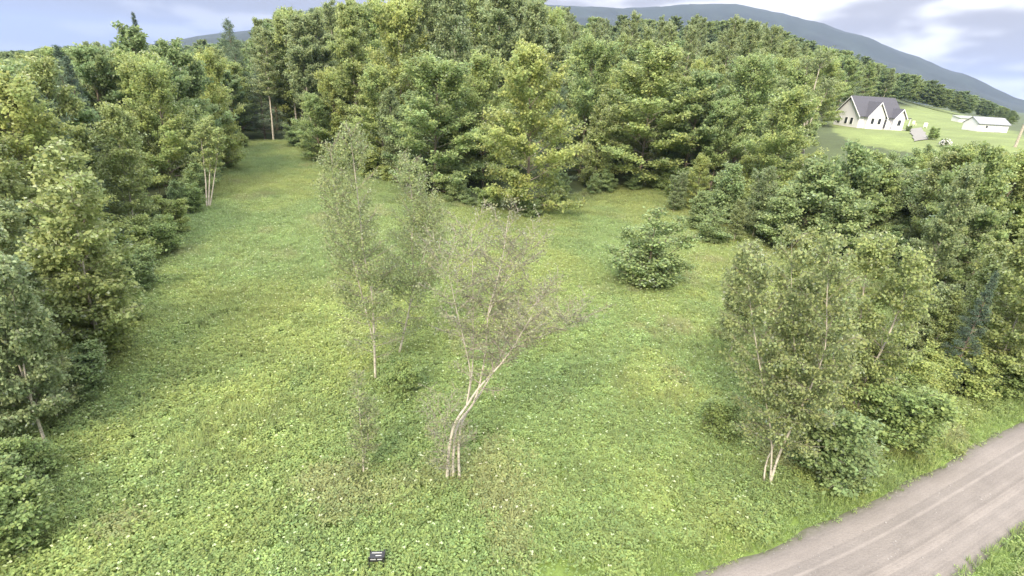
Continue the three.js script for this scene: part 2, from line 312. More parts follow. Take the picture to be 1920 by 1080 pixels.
// ------------------------------------------------------------------ dirt road
const roadL = [[1320, 1080], [1460, 1028], [1600, 966], [1750, 886], [1920, 792]].map(([x, y]) => at(x, y)), roadR = [[1790, 1080], [1850, 1035], [1920, 984]].map(([x, y]) => at(x, y));
const rd = roadL[4].clone().sub(roadL[1]).normalize(), rn = V(-rd.z, 0, rd.x); if (rn.z < 0) rn.negate();
const roadW = Math.abs(roadR[1].clone().sub(roadL[2]).dot(rn));
console.log('road width', roadW.toFixed(2), roadL.map((p) => p.x.toFixed(1) + ',' + p.z.toFixed(1)).join(' '));
const roadLine = [];
{
  const c = roadL.map((p) => p.clone().addScaledVector(rn, roadW / 2));
  const d0 = c[1].clone().sub(c[0]).normalize();
  roadLine.push(c[0].clone().addScaledVector(d0, -40), c[0].clone().addScaledVector(d0, -14), ...c, c[4].clone().addScaledVector(rd, 16), c[4].clone().addScaledVector(rd, 45), c[4].clone().addScaledVector(rd, 80));
}
const roadCurve = new THREE.CatmullRomCurve3(roadLine), roadPts = roadCurve.getSpacedPoints(200);
function roadDist(x, z) { let m = 1e9; for (const p of roadPts) { const d = (p.x - x) ** 2 + (p.z - z) ** 2; if (d < m) m = d; } return Math.sqrt(m); }
{
  const K = 26, pos = [], uv = [], idx = []; let len = 0;
  const half = roadW / 2 + 0.15;
  for (let i = 0; i < roadPts.length; i++) {
    const p = roadPts[i], q = roadPts[Math.min(roadPts.length - 1, i + 1)], o = roadPts[Math.max(0, i - 1)], t = q.clone().sub(o).normalize(), n = V(-t.z, 0, t.x); if (n.z < 0) n.negate();
    if (i) len += p.distanceTo(o);
    for (let j = 0; j <= K; j++) {
      const s = j / K * 2 - 1, wob = (fbm(p.x * 0.6, j < K / 2 ? 1 : 5, p.z * 0.6, 3) - 0.5) * 0.5 * Math.pow(Math.abs(s), 6), x = p.x + n.x * s * (half + wob), z = p.z + n.z * s * (half + wob);
      const rut = Math.exp(-Math.pow((Math.abs(s + 0.05) - 0.45) / 0.13, 2));
      const y = terrain(x, z) + 0.07 - 0.045 * rut + 0.06 * (fbm(x * 1.5, 2, z * 1.5, 3) - 0.5) - 0.06 * Math.pow(Math.abs(s), 8);
      pos.push(x, y, z); uv.push((s + 1) / 2, len / 6);
    }
  }
  for (let i = 0; i < roadPts.length - 1; i++) for (let j = 0; j < K; j++) { const a = i * (K + 1) + j, b = a + K + 1; idx.push(a, a + 1, b, a + 1, b + 1, b); }
  const g = new THREE.BufferGeometry(); g.setAttribute('position', new THREE.Float32BufferAttribute(pos, 3)); g.setAttribute('uv', new THREE.Float32BufferAttribute(uv, 2)); g.setIndex(idx); g.computeVertexNormals();
  const dirt = tex(512, 1024, (i, j, W, H) => {
    const u = i / W, v = j / H;
    const streak = tn(u, 0.5, 64, 31) * 0.35 + tn(u, 0.5, 17, 32) * 0.65 + 0.25 * (tn(u, v, 9, 33) - 0.5);
    const grain = tn(u, v, 256, 34) * 0.5 + tn(u, v, 120, 35) * 0.5, blot = tn(u, v, 5, 36) * 0.6 + tn(u, v, 13, 37) * 0.4;
    const packed = Math.exp(-Math.pow((u - 0.24) / 0.02, 2)) + Math.exp(-Math.pow((u - 0.36) / 0.017, 2)) + 0.6 * Math.exp(-Math.pow((u - 0.66) / 0.03, 2)) + 0.5 * Math.exp(-Math.pow((u - 0.78) / 0.02, 2));
    const edge = Math.max(sm(0.11, 0.0, u), sm(0.9, 1.0, u)) * (0.3 + 0.9 * tn(u, v, 40, 38));
    let k = 0.70 + 0.34 * (streak - 0.5) + 0.2 * (grain - 0.5) + 0.16 * (blot - 0.5) + 0.22 * packed * (0.4 + 0.6 * tn(u, v, 11, 39));
    let c = [k * 0.96, k * 0.85, k * 0.74]; const e = Math.min(1, edge); return [lerp(c[0], 0.36, e), lerp(c[1], 0.37, e), lerp(c[2], 0.22, e)];
  });
  const bump = tex(256, 512, (i, j, W, H) => { const u = i / W, v = j / H, k = 0.5 * tn(u, v, 128, 41) + 0.3 * tn(u, v, 60, 42) + 0.2 * tn(u, v, 20, 43); return [k, k, k]; });
  structure('dirt_road', g, std({ color: lin(0.265, 0.265, 0.265), map: dirt, bumpMap: bump, bumpScale: 0.02, roughness: 1 }));
}

{ // loose stones on the road, thickest between the wheel tracks and along the edges
  const g = new THREE.IcosahedronGeometry(1, 0), P = g.attributes.position; for (let i = 0; i < P.count; i++) P.setY(i, P.getY(i) * 0.6);
  const n = 5200, im = new THREE.InstancedMesh(g, std({ color: lin(1, 1, 1), roughness: 0.95, flatShading: true }), n), m = new THREE.Matrix4(), q = new THREE.Quaternion(), c = new THREE.Color(); im.name = 'gravel'; im.userData = { label: 'loose gravel stones scattered over the dirt road', category: 'gravel', kind: 'stuff' };
  for (let i = 0; i < n; i++) {
    const t = rr(0.12, 0.62), p = roadCurve.getPointAt(t), d = roadCurve.getTangentAt(t), e = rnd(), s = e < 0.45 ? rr(0.78, 1.0) * (rnd() < 0.5 ? -1 : 1) : e < 0.75 ? rr(-0.25, 0.2) : rr(-1, 1), r = roadW / 2 * s, x = p.x - d.z * r, z = p.z + d.x * r, k = 0.011 + 0.03 * Math.pow(rnd(), 4);
    q.setFromEuler(new THREE.Euler(rr(-0.3, 0.3), rr(0, 6.28), rr(-0.3, 0.3))); m.compose(V(x, terrain(x, z) + 0.06 - 0.03 * Math.abs(s), z), q, V(k * rr(0.8, 1.4), k, k)); im.setMatrixAt(i, m); const v = rr(0.13, 0.3); im.setColorAt(i, c.setRGB(v, v * 0.93, v * 0.86));
  }
  scene.add(im);
}
// ------------------------------------------------------------------ weeds over the field
{
  const weed = (n, h, spread, leafL, slim) => {
    const g = new GB();
    for (let k = 0; k < n; k++) {
      const a = rr(0, 6.28), el = rr(0.05, 1.1), rad = spread * Math.sqrt(rnd()) * 0.6, y = h * rr(0.35, 1) * (1 - 0.4 * rad / spread);
      const dir = V(Math.cos(a) * Math.cos(el * 0.5), Math.sin(el) * 0.45 - 0.12, Math.sin(a) * Math.cos(el * 0.5)).normalize();
      const nrm = V(-Math.cos(a) * 0.45 + rr(-0.45, 0.45), 1, -Math.sin(a) * 0.45 + rr(-0.45, 0.45)).normalize(); nrm.addScaledVector(dir, -nrm.dot(dir)).normalize();
      g.leaf(V(Math.cos(a) * rad, y, Math.sin(a) * rad), dir, nrm, leafL * rr(0.7, 1.3), leafL * slim * rr(0.8, 1.2), tintOf(0.3));
    }
    for (let k = 0; k < 3; k++) { const a = rr(0, 6.28); g.tube([V(0, 0, 0), V(Math.cos(a) * 0.05, h * 0.5, Math.sin(a) * 0.05), V(Math.cos(a) * 0.12, h * 0.85, Math.sin(a) * 0.12)], 0.006, 0.003, 3); }
    return g.build();
  };
  const grassTuft = () => { const g = new GB(); for (let k = 0; k < 16; k++) { const a = rr(0, 6.28), d = V(Math.cos(a) * 0.5, 1, Math.sin(a) * 0.5).normalize(), n = V(Math.cos(a), -0.5, Math.sin(a)).normalize(); g.leaf(V(rr(-0.12, 0.12), 0, rr(-0.12, 0.12)), d, n, rr(0.3, 0.65), 0.035, tintOf(0.18)); } return g.build(); };
  const crowd = (x, z) => fbm(x * 0.16 + 5, 2, z * 0.16, 3);
  // patches a step wide, each with its own mix of broad leaves, grass blades, dry stalks and pale flower heads
  const SIZE = 1.5;
  const patch = (broad, grass, tall, dry, pale) => {
    const g = new GB();
    const put1 = (n, fn) => { for (let k = 0; k < n; k++) fn(rr(-0.56, 0.56) * SIZE, rr(-0.56, 0.56) * SIZE); };
    const herb = (x, z, n, h, spread, len, slim) => {
      const t0 = tintOf(0.2);
      for (let k = 0; k < n; k++) {
        const a = rr(0, 6.28), el = rr(0.05, 1.1), rad = spread * Math.sqrt(rnd()) * 0.6, y = h * rr(0.3, 1) * (1 - 0.4 * rad / spread), t = tintOf(0.2), q = rnd() < 0.06 ? 1.35 : 1;
        const dir = V(Math.cos(a) * Math.cos(el * 0.5), Math.sin(el) * 0.45 - 0.12, Math.sin(a) * Math.cos(el * 0.5)).normalize();
        const nrm = V(-Math.cos(a) * 0.5 + rr(-0.6, 0.6), 1, -Math.sin(a) * 0.5 + rr(-0.6, 0.6)).normalize(); nrm.addScaledVector(dir, -nrm.dot(dir)).normalize();
        g.leaf(V(x + Math.cos(a) * rad, y, z + Math.sin(a) * rad), dir, nrm, len * rr(0.6, 1.4), len * slim * rr(0.8, 1.2), [t0[0] * t[0] * q, t0[1] * t[1] * q, t0[2] * t[2] * q]);
      }
    };
    put1(broad, (x, z) => herb(x, z, 22, rr(0.22, 0.5), rr(0.22, 0.36), rr(0.09, 0.14), rr(0.55, 0.75)));
    put1(tall, (x, z) => herb(x, z, 26, rr(0.5, 0.8), 0.26, rr(0.07, 0.11), rr(0.4, 0.6)));
    put1(grass, (x, z) => { for (let k = 0; k < 9; k++) { const a = rr(0, 6.28), d = V(Math.cos(a) * 0.6, 1, Math.sin(a) * 0.6).normalize(), n = V(Math.cos(a), -0.6, Math.sin(a)).normalize(), t = tintOf(0.2); g.leaf(V(x + rr(-0.1, 0.1), 0, z + rr(-0.1, 0.1)), d, n, rr(0.3, 0.7), 0.028, [t[0] * 1.05, t[1], t[2] * 1.1]); } });
    put1(dry, (x, z) => { const b = V(x, 0, z), e = V(x + rr(-0.15, 0.15), rr(0.45, 0.8), z + rr(-0.15, 0.15)), f = g.c.length; g.tube([b, b.clone().lerp(e, 0.5), e], 0.006, 0.003, 3); for (let k = f; k < g.c.length; k += 3) { g.c[k] = 1.25; g.c[k + 1] = 0.85; g.c[k + 2] = 1.7; } });
    put1(pale, (x, z) => { const h = rr(0.4, 0.65); for (let k = 0; k < 3; k++) g.leaf(V(x, h, z), randDir().setY(0.2).normalize(), V(rr(-0.3, 0.3), 1, rr(-0.3, 0.3)).normalize(), 0.07, 0.07, [2.0, 1.75, 3.0]); });
    return g.build();
  };
  const kinds = [patch(46, 14, 4, 2, 3), patch(40, 22, 8, 4, 5), patch(50, 8, 3, 1, 2), patch(30, 26, 14, 5, 3), patch(22, 44, 10, 8, 4), patch(12, 80, 4, 8, 3), patch(6, 90, 2, 5, 1)];
  const edge = [weed(26, 0.42, 0.34, 0.11, 0.66), grassTuft()];
  const wm = leafMat(1, 1, 1, 0.45), lists = [[], [], [], [], [], [], []], verge = [[], []], tmp = V(0, 0, 0);
  const hue = (x, z) => { const y2 = fbm(x * 0.09, 7, z * 0.09, 4), y3 = fbm(x * 0.45, 8, z * 0.45, 2), yel = sm(0.36, 0.66, y2 * 0.65 + y3 * 0.35), j = rr(0.9, 1.12), br = 0.7 * sm(0.64, 0.78, fbm(x * 0.3 + 40, 5, z * 0.3, 3)); return [lerp(lerp(0.275, 0.343, yel), 0.34, br) * j, lerp(lerp(0.370, 0.410, yel), 0.36, br) * j, lerp(0.128, 0.16, br) * j]; };
  const seen = (x, z) => { const pr = proj(tmp.set(x, terrain(x, z), z)); return !(pr.behind || pr.x < -170 || pr.x > 2090 || pr.y > 1240); };
  for (let z = -4; z > -125; z -= 1.2) for (let x = -75; x < 62; x += 1.2) {
    const px = x + rr(-0.3, 0.3), pz = z + rr(-0.3, 0.3);
    if (!(inside(field, px, pz) || nearField(px, pz)) || !seen(px, pz) || roadDist(px, pz) < roadW / 2 + 1.25) continue;
    const c = crowd(px, pz) + rr(-0.08, 0.08), far = pz < -66;
    const k = far ? (rnd() < 0.7 ? (rnd() < 0.5 ? 5 : 6) : 4) : c > 0.6 ? 2 : c > 0.5 ? (rnd() < 0.6 ? 0 : 2) : c > 0.42 ? (rnd() < 0.6 ? 1 : 0) : rnd() < 0.5 ? 3 : rnd() < 0.7 ? 4 : 5;
    lists[k].push([px, terrain(px, pz) - 0.02, pz, rr(0.85, 1.15), rr(0, 6.28), ...hue(px, pz)]);
  }
  for (let z = -4; z > -40; z -= 0.21) for (let x = -8; x < 48; x += 0.21) {
    const px = x + rr(-0.1, 0.1), pz = z + rr(-0.1, 0.1), r = roadDist(px, pz); if (r < roadW / 2 + rr(-0.12, 0.3) || r > roadW / 2 + 1.4 || !seen(px, pz)) continue;
    verge[rnd() < 0.55 ? 1 : 0].push([px, terrain(px, pz) - 0.02, pz, rr(0.45, 0.85), rr(0, 6.28), ...hue(px, pz)]);
  }
  const m4 = new THREE.Matrix4(), q = new THREE.Quaternion(), up = V(0, 1, 0), col = new THREE.Color();
  const spread = (name, label, category, geo, l) => {
    const im = new THREE.InstancedMesh(geo, wm, l.length); im.name = name; im.userData = { label, category, kind: 'stuff' };
    l.forEach((e, i) => { q.setFromAxisAngle(up, e[4]); m4.compose(V(e[0], e[1], e[2]), q, V(e[3], e[3], e[3])); im.setMatrixAt(i, m4); im.setColorAt(i, col.setRGB(e[5], e[6], e[7])); });
    scene.add(im); console.log(name, l.length);
  };
  const words = [['broadleaf_weeds', 'yellow green broadleaf weeds covering the open field', 'weeds'], ['mixed_weeds', 'mixed leafy weeds and grass spread over the field', 'weeds'], ['dense_weeds', 'dense low leafy weeds forming thick mats in the field', 'weeds'], ['tall_weeds', 'taller weeds standing up through the field', 'weeds'], ['weedy_grass', 'grass with scattered weeds and dry stalks in field', 'grass'], ['meadow_grass', 'rough meadow grass with dry stalks at the field end', 'grass'], ['fine_grass', 'fine short grass at the narrow far end of field', 'grass']];
  words.forEach((w, k) => { if (lists[k].length) spread(w[0], w[1], w[2], kinds[k], lists[k]); });
  spread('verge_weeds', 'small leafy weeds fringing the dirt road', 'weeds', edge[0], verge[0]); spread('verge_grass', 'grass tufts fringing the dirt road', 'grass', edge[1], verge[1]);
}

// ------------------------------------------------------------------ the hand-placed trees
// a tree whose stems were followed on the photograph; they stand in the upright plane through the foot, spread a little in depth
function traced(name, label, px, py, stems, o) {
  const foot = at(px, py), n = V(foot.x, 0, foot.z).normalize();
  const lines = stems.map((s, si) => s.map(([x, y], k) => {
    const d = ray(x, y), t = (foot.dot(n) - camera.position.dot(n)) / d.dot(n), p = camera.position.clone().addScaledVector(d, t).sub(foot);
    p.addScaledVector(n, (o.depth ? o.depth[si] : 0) * k / (s.length - 1)); return p;
  }));
  lines.forEach((l) => { if (l[0].y < 0.3) l[0].y = 0; });
  const t = growTree({ stems: lines, ...o });
  return raise(t, 'birch', name, label, 'tree', foot, 0, 1, 1, o.leaf, undefined);
}
const sparse = leafMat(0.320, 0.340, 0.190), greyLeaf = leafMat(0.330, 0.390, 0.175);
traced('leaning_birch', 'leaning many stemmed birch with bare pale limbs in the open field', 850, 903, [
  [[838, 905], [842, 840], [853, 785], [877, 745], [896, 713], [936, 665], [958, 632], [974, 600], [990, 570]],
  [[862, 900], [860, 850], [866, 798], [904, 740], [936, 686], [958, 638], [1000, 590], [1030, 565]],
  [[850, 910], [850, 850], [859, 795], [888, 756], [904, 702], [912, 648], [917, 584], [931, 536], [944, 482], [955, 405]],
  [[875, 760], [886, 700], [888, 611], [887, 509], [885, 450]],
  [[875, 758], [882, 697], [869, 627], [858, 579], [845, 514], [838, 470]],
  [[917, 584], [925, 570], [963, 514], [985, 480]],
  [[955, 650], [975, 640], [1038, 606], [1080, 590]],
  [[845, 905], [843, 870], [838, 830], [830, 790]]],
  { depth: [-1, 0.8, 0.3, 1.2, -0.6, 0.6, -0.7, 0.2], radii: [0.075, 0.065, 0.07, 0.04, 0.04, 0.032, 0.03, 0.018], bases: [0.5, 0.5, 0.5, 0.3, 0.3, 0.2, 0.2, 0.3], crownBase: 0.5, R: () => 1.35, branches: 24, low: 0.5, high: 0.9, subs: 7, leaves: 11000, size: 0.085, flat: 0.25, sprig: 0.2, leaf: sparse });
traced('field_birch', 'tall thin birch with feathery crown and straight pale trunk in open field', 704, 715, [
  [[704, 715], [701, 627], [697, 547], [689, 509], [681, 466], [674, 396], [664, 310], [655, 238]],
  [[700, 640], [680, 560], [655, 470], [630, 390], [618, 270]]],
  { depth: [0, 0.8], radii: [0.07, 0.04], bases: [0.06, 0.1], crownBase: 0.3, R: slimR(2.0), branches: 54, low: 0.4, high: 1.0, subs: 8, leaves: 17000, size: 0.10, flat: 0.25, sprig: 0.26, hang: 0.6, gap: 0.2, leaf: greyLeaf });
traced('field_birch', 'birch with curved pale trunk bowing at mid height in open field', 747, 668, [
  [[747, 668], [760, 611], [770, 563], [775, 509], [772, 450], [776, 396], [770, 350], [766, 305]],
  [[770, 560], [780, 520], [800, 450], [806, 370]]],
  { depth: [0, -0.6], radii: [0.07, 0.035], bases: [0.06, 0.1], crownBase: 0.3, R: slimR(2.2), branches: 50, low: 0.45, high: 1.0, subs: 8, leaves: 16000, size: 0.10, flat: 0.25, sprig: 0.26, hang: 0.6, gap: 0.2, leaf: greyLeaf });
traced('birch_sapling', 'spindly grey birch sapling standing alone in the weeds', 682, 893, [[[682, 893], [680, 840], [674, 770], [668, 695]], [[681, 870], [690, 820], [694, 760]]],
  { depth: [0, 0.3], radii: [0.04, 0.025], crownBase: 0.15, R: slimR(0.75), branches: 26, low: 0.5, high: 1.0, subs: 5, leaves: 3000, size: 0.085, flat: 0.25, sprig: 0.16, leaf: greyLeaf });
traced('roadside_birch', 'leaning roadside birch with two pale trunks showing at its foot', 1442, 912, [
  [[1442, 912], [1461, 852], [1500, 769], [1528, 708], [1547, 652], [1550, 560], [1555, 450]],
  [[1432, 908], [1436, 870], [1478, 780], [1490, 720], [1480, 600], [1478, 445]],
  [[1446, 905], [1448, 820], [1430, 700], [1410, 560], [1405, 470]]],
  { depth: [0.3, 1.0, -0.4], radii: [0.065, 0.045, 0.045], bases: [0.3, 0.3, 0.2], crownBase: 0.25, R: slimR(1.9), branches: 36, low: 0.35, high: 1.0, subs: 8, leaves: 30000, size: 0.125, flat: 0.25, sprig: 0.28, hang: 0.35, gap: 0.2, leaf: L.birch[0] });
traced('roadside_birch', 'birch with slanting pale limb behind the leaning roadside birch', 1600, 800, [
  [[1600, 800], [1625, 708], [1655, 652], [1694, 558], [1715, 490]], [[1596, 800], [1606, 700], [1612, 600], [1625, 500], [1640, 470]], [[1590, 800], [1570, 700], [1560, 590], [1556, 470]]],
  { depth: [0, 0.8, -0.6], radii: [0.09, 0.07, 0.06], crownBase: 0.15, R: slimR(2.0), branches: 34, low: 0.3, high: 1.0, subs: 8, leaves: 30000, size: 0.135, flat: 0.3, sprig: 0.3, hang: 0.25, gap: 0.15, leaf: L.birch[1] });
traced('pale_poplar', 'poplar with bare pale forked stems standing near the white house', 1503, 312, [
  [[1503, 312], [1502, 285], [1511, 207], [1511, 144], [1515, 120]], [[1505, 310], [1508, 268], [1522, 185], [1537, 126], [1542, 108]], [[1506, 280], [1524, 217], [1546, 181], [1555, 160]]],
  { depth: [0, 1, -1], radii: [0.24, 0.24, 0.13], bases: [0.7, 0.72, 0.6], crownBase: 0.6, R: () => 1.7, branches: 16, low: 0.5, high: 1.0, subs: 6, leaves: 2600, size: 0.26, flat: 0.3, sprig: 0.4, leaf: L.tall[0] });
traced('slim_poplar', 'slim triple stemmed poplar with pale trunks at the edge of the field', 390, 390, [
  [[388, 390], [385, 330], [378, 270], [376, 240]], [[391, 390], [393, 330], [395, 270], [392, 222]], [[393, 388], [402, 330], [408, 280], [410, 246]]],
  { depth: [0, 0.4, -0.3], radii: [0.10, 0.10, 0.08], crownBase: 0.42, R: slimR(1.2), branches: 20, low: 0.4, high: 1.0, subs: 5, leaves: 4200, size: 0.2, flat: 0.35, sprig: 0.28, leaf: L.poplar[1] });

// left edge
put('birch', 'edge_birch', 'grey green birch with forked pale foot at the left field edge', 'tree', 88, 838, 395, { v: 2, wide: 0.9, turn: 2.2, leaf: 2 });
put('birch', 'edge_birch', 'drooping birch crowding beside the forked edge birch', 'tree', -40, 860, 400, { v: 0, wide: 1.15, leaf: 2 });
for (const [x, y, t] of [[30, 770, 430], [-70, 720, 380], [10, 690, 330], [-120, 830, 420], [60, 640, 320], [-40, 620, 300], [110, 790, 520]]) put('birch', 'left_thicket_birch', 'feathery birch in the thicket beside the forked edge birch', 'tree', x, y, t, { wide: rr(1.1, 1.3), group: 'birches of the thicket beside the forked edge birch' });
put('birch', 'edge_poplar', 'light leafed poplar with ragged top behind the edge birches', 'tree', 120, 690, 262, { v: 1, wide: 1.2, leaf: 1, crown: true });
put('birch', 'edge_birch', 'small slanting birch leaning over the weeds at left edge', 'tree', 190, 668, 490, { v: 1, leaf: 1, wide: 1.2 });
put('pine', 'white_pine', 'broad blue green white pine towering over the left edge', 'tree', 75, 500, 132, { v: 0, wide: 1.05, crown: true });
put('birch', 'pale_birch', 'pale soft leafed birch beside the white pine', 'tree', 220, 470, 188, { v: 0, wide: 1.1, leaf: 1, crown: true });
put('birch', 'pale_birch', 'birch with slim visible trunk near the triple stemmed poplar', 'tree', 302, 372, 190, { v: 0, wide: 0.95, leaf: 0 });
put('maple', 'field_maple', 'yellow green maple spreading over the narrow end of the field', 'tree', 395, 320, 85, { v: 0, wide: 0.85, leaf: 2, crown: true });
put('tall', 'corner_birch', 'tall birch with clean white trunk at the far field corner', 'tree', 513, 265, 45, { v: 0, wide: 1.3, leaf: 1 });
put('oak', 'dark_oak', 'large dark oak rising above the left trees', 'tree', 265, 318, 38, { v: 0, wide: 1.05, leaf: 0, crown: true });
put('oak', 'dark_oak', 'dark oak standing between the white pine and the large oak', 'tree', 175, 350, 78, { v: 1, wide: 0.9, leaf: 0, crown: true });
put('spruce', 'dark_spruce', 'dark pointed spruce tip above the large oak', 'tree', 262, 232, 20, { wide: 0.7, crown: true });
put('pine', 'dark_pine', 'dark grey pine on the skyline behind the yellow green maple', 'tree', 435, 232, 30, { v: 1, wide: 0.8, crown: true });
put('maple', 'low_maple', 'low spreading maple at the corner by the tall white birch', 'tree', 600, 305, 170, { v: 1, wide: 1.15, leaf: 1 });
put('birch', 'grey_birch', 'grey leafed birch rising behind the low spreading maple', 'tree', 655, 300, 95, { v: 1, wide: 0.95, leaf: 2, crown: true });
// middle
put('maple', 'layered_maple', 'broad layered maple with dark foot at the back of field', 'tree', 815, 364, 92, { v: 0, wide: 1.33, leaf: 1, turn: 1 });
put('maple', 'layered_maple', 'bright layered maple with several stems jutting furthest into the field', 'tree', 985, 405, 70, { v: 1, wide: 1.07, leaf: 2, turn: 2 });
put('maple', 'layered_maple', 'wide maple with shaded grass under its low boughs', 'tree', 1195, 350, 75, { v: 2, wide: 1.40, leaf: 0, turn: 3.3 });
put('maple', 'layered_maple', 'maple between the wide maple and the pale forked poplar', 'tree', 1365, 352, 92, { v: 1, wide: 1.07, leaf: 1, turn: 0.4 });
put('maple', 'layered_maple', 'narrow maple wedged between the broad and the bright layered maples', 'tree', 905, 352, 88, { v: 2, wide: 0.98, leaf: 0 });
put('maple', 'layered_maple', 'maple filling the space left of the broad layered maple', 'tree', 720, 328, 115, { v: 1, wide: 1.10, leaf: 0 });
put('maple', 'layered_maple', 'tall maple behind the gap of bright and wide maples', 'tree', 1085, 335, 55, { v: 0, wide: 0.91, leaf: 1 });
// right middle
put('bush', 'field_bush', 'ragged leafy bush standing alone in the weeds', 'bush', 1212, 535, 378, { v: 0, wide: 1.6, leaf: 0 });
put('wild', 'wild_cherry', 'bushy young tree with round crown behind the roadside birches', 'tree', 1500, 466, 292, { v: 0, wide: 1.2, leaf: 0 });
put('wild', 'wild_cherry', 'taller young tree right behind the round crowned one', 'tree', 1598, 470, 258, { v: 1, wide: 1.0, leaf: 1, crown: true });
put('maple', 'maple_sapling', 'young maple with pointed top before the wide maple row', 'tree', 1380, 392, 290, { v: 0, wide: 0.85, leaf: 2 });
put('maple', 'maple_sapling', 'small maple sapling at the right end of shaded grass', 'tree', 1300, 398, 285, { v: 2, wide: 0.8, leaf: 2 });
put('bush', 'edge_bush', 'yellow green bush below the two maple saplings', 'bush', 1335, 455, 385, { v: 0, wide: 1.7, leaf: 0 });
put('birch', 'slim_birch', 'slim birch with pale stem beside the roadside birches', 'tree', 1368, 668, 445, { v: 0, wide: 1.0, leaf: 0 });
put('birch', 'slim_birch', 'birch filling in behind the two pale roadside trunks', 'tree', 1450, 700, 425, { v: 2, wide: 1.0, leaf: 1 });
put('shrub', 'road_bush', 'grey green bush under the leaning roadside birch', 'bush', 1545, 895, 745, { v: 2, wide: 1.25, leaf: 1 });
put('shrub', 'road_bush', 'leafy bush on the bank beside the dirt road', 'bush', 1655, 832, 690, { v: 0, wide: 1.2, leaf: 0 });
put('shrub', 'road_bush', 'low bush between field weeds and roadside birch', 'bush', 1345, 815, 735, { v: 1, wide: 1.3, leaf: 0 });
put('spruce', 'small_spruce', 'small dark spruce squeezed between roadside birches', 'tree', 1772, 735, 505, { wide: 0.8 });
put('birch', 'bank_birch', 'birch with tall crown on the bank beyond the small spruce', 'tree', 1848, 735, 400, { v: 0, wide: 1.1, leaf: 1 });
put('birch', 'bank_birch', 'birch by the road at the end of the bank', 'tree', 1960, 690, 395, { v: 1, wide: 1.1, leaf: 0 });
put('birch', 'bank_birch', 'birch with slanted pale trunk behind the bank birches', 'tree', 1712, 500, 280, { v: 0, wide: 1.1, leaf: 0 });
put('oak', 'bank_tree', 'dense darker tree behind the bank birches', 'tree', 1835, 560, 262, { v: 0, wide: 0.75, leaf: 1, crown: true });
put('oak', 'bank_tree', 'dark leafy tree near the utility post', 'tree', 1930, 540, 300, { v: 1, wide: 0.8, leaf: 1, crown: true });
put('poplar', 'bank_poplar', 'poplar rising between small spruce and slanted birch', 'tree', 1780, 600, 300, { v: 1, wide: 0.8, leaf: 0, crown: true });
put('wild', 'wild_cherry', 'young bushy tree below the lawn of white house', 'tree', 1655, 420, 285, { v: 0, wide: 1.1, leaf: 1 });
put('shrub', 'field_scrub', 'dark scrub at the foot of the curved trunk birch', 'bush', 752, 742, 672, { v: 2, wide: 1.3, leaf: 0 });

for (const [x, y, t] of [[1262, 400, 318], [1345, 425, 300], [1410, 448, 305], [1450, 470, 345], [1375, 455, 372], [1310, 432, 355], [1560, 488, 345], [1530, 440, 300], [1640, 470, 300], [1690, 470, 310]]) put(rnd() < 0.5 ? 'birch' : 'wild', 'slope_sapling', 'light green young tree on the slope below the pale forked poplar', 'tree', x, y, t, { wide: rr(1.1, 1.5), group: 'young trees on the slope below the pale poplar' });
// shrubs along the left and back edges
const edgeLabel = 'leafy shrub in the thicket lining the field edge', edgeGroup = 'shrubs lining the field edge';
[[150, 745, 640], [205, 660, 560], [228, 610, 520], [262, 548, 455], [250, 500, 400], [300, 478, 400], [330, 440, 360], [360, 402, 340], [60, 905, 800], [-20, 980, 850], [420, 318, 270], [455, 280, 245], [555, 278, 225], [650, 322, 262], [700, 338, 275], [1110, 352, 300], [1260, 362, 312], [1420, 432, 350], [1455, 452, 372], [1560, 478, 398], [1640, 500, 420], [1700, 560, 470], [1745, 650, 560], [1810, 700, 600], [1890, 700, 610], [1700, 770, 700], [20, 1035, 900]].forEach(([x, y, t]) => put('shrub', 'edge_shrub', edgeLabel, 'bush', x, y, t, { wide: rr(1.1, 1.5), group: edgeGroup }));

// a fringe of shrubs and young trees follows the back and right edges of the field
{
  const line = fieldPx.slice(4, 20).map(([x, y]) => at(x, y));
  for (let k = 0; k < line.length - 1; k++) {
    const a = line[k], b = line[k + 1], n = Math.max(1, Math.round(a.distanceTo(b) / 2.6)), out = V(-(b.z - a.z), 0, b.x - a.x).normalize(); if (inside(field, (a.x + b.x) / 2 + out.x * 2, (a.z + b.z) / 2 + out.z * 2)) out.negate();
    for (let i = 0; i < n; i++) {
      const p = a.clone().lerp(b, (i + rnd()) / n).addScaledVector(out, rr(0.3, 3.2)), sx = proj(p).x; if (sx > 455 && sx < 545) continue; p.y = terrain(p.x, p.z);
      if (rnd() < 0.55) plant('shrub', 'edge_shrub', edgeLabel, 'bush', p, rr(1.8, 3.6), { wide: rr(1.1, 1.6), group: edgeGroup });
      else plant('wild', 'edge_sapling', 'bushy young tree fringing the field edge', 'tree', p, rr(3.2, 5.6), { wide: rr(1.0, 1.3), group: 'young trees fringing the field edge' });
    }
  }
  for (const [x, y, t] of [[1690, 690, 520], [1730, 705, 540], [1800, 690, 480], [1830, 650, 430], [1880, 690, 500], [1915, 660, 420], [1950, 640, 400], [1760, 560, 380], [1900, 560, 370], [1860, 520, 330], [1700, 590, 440]]) put('birch', 'bank_thicket_birch', 'fine leafed birch in the thicket along the road bank', 'tree', x, y, t, { wide: rr(1.1, 1.4), group: 'birches of the road bank thicket' });
  for (const [x, y, t] of [[1700, 745, 660], [1740, 735, 650], [1790, 740, 640], [1820, 730, 650], [1870, 735, 650], [1905, 715, 620]]) put('shrub', 'bank_shrub', 'leafy shrub under the birches along the road bank', 'bush', x, y, t, { wide: rr(1.2, 1.6), group: 'shrubs of the road bank thicket' });
}
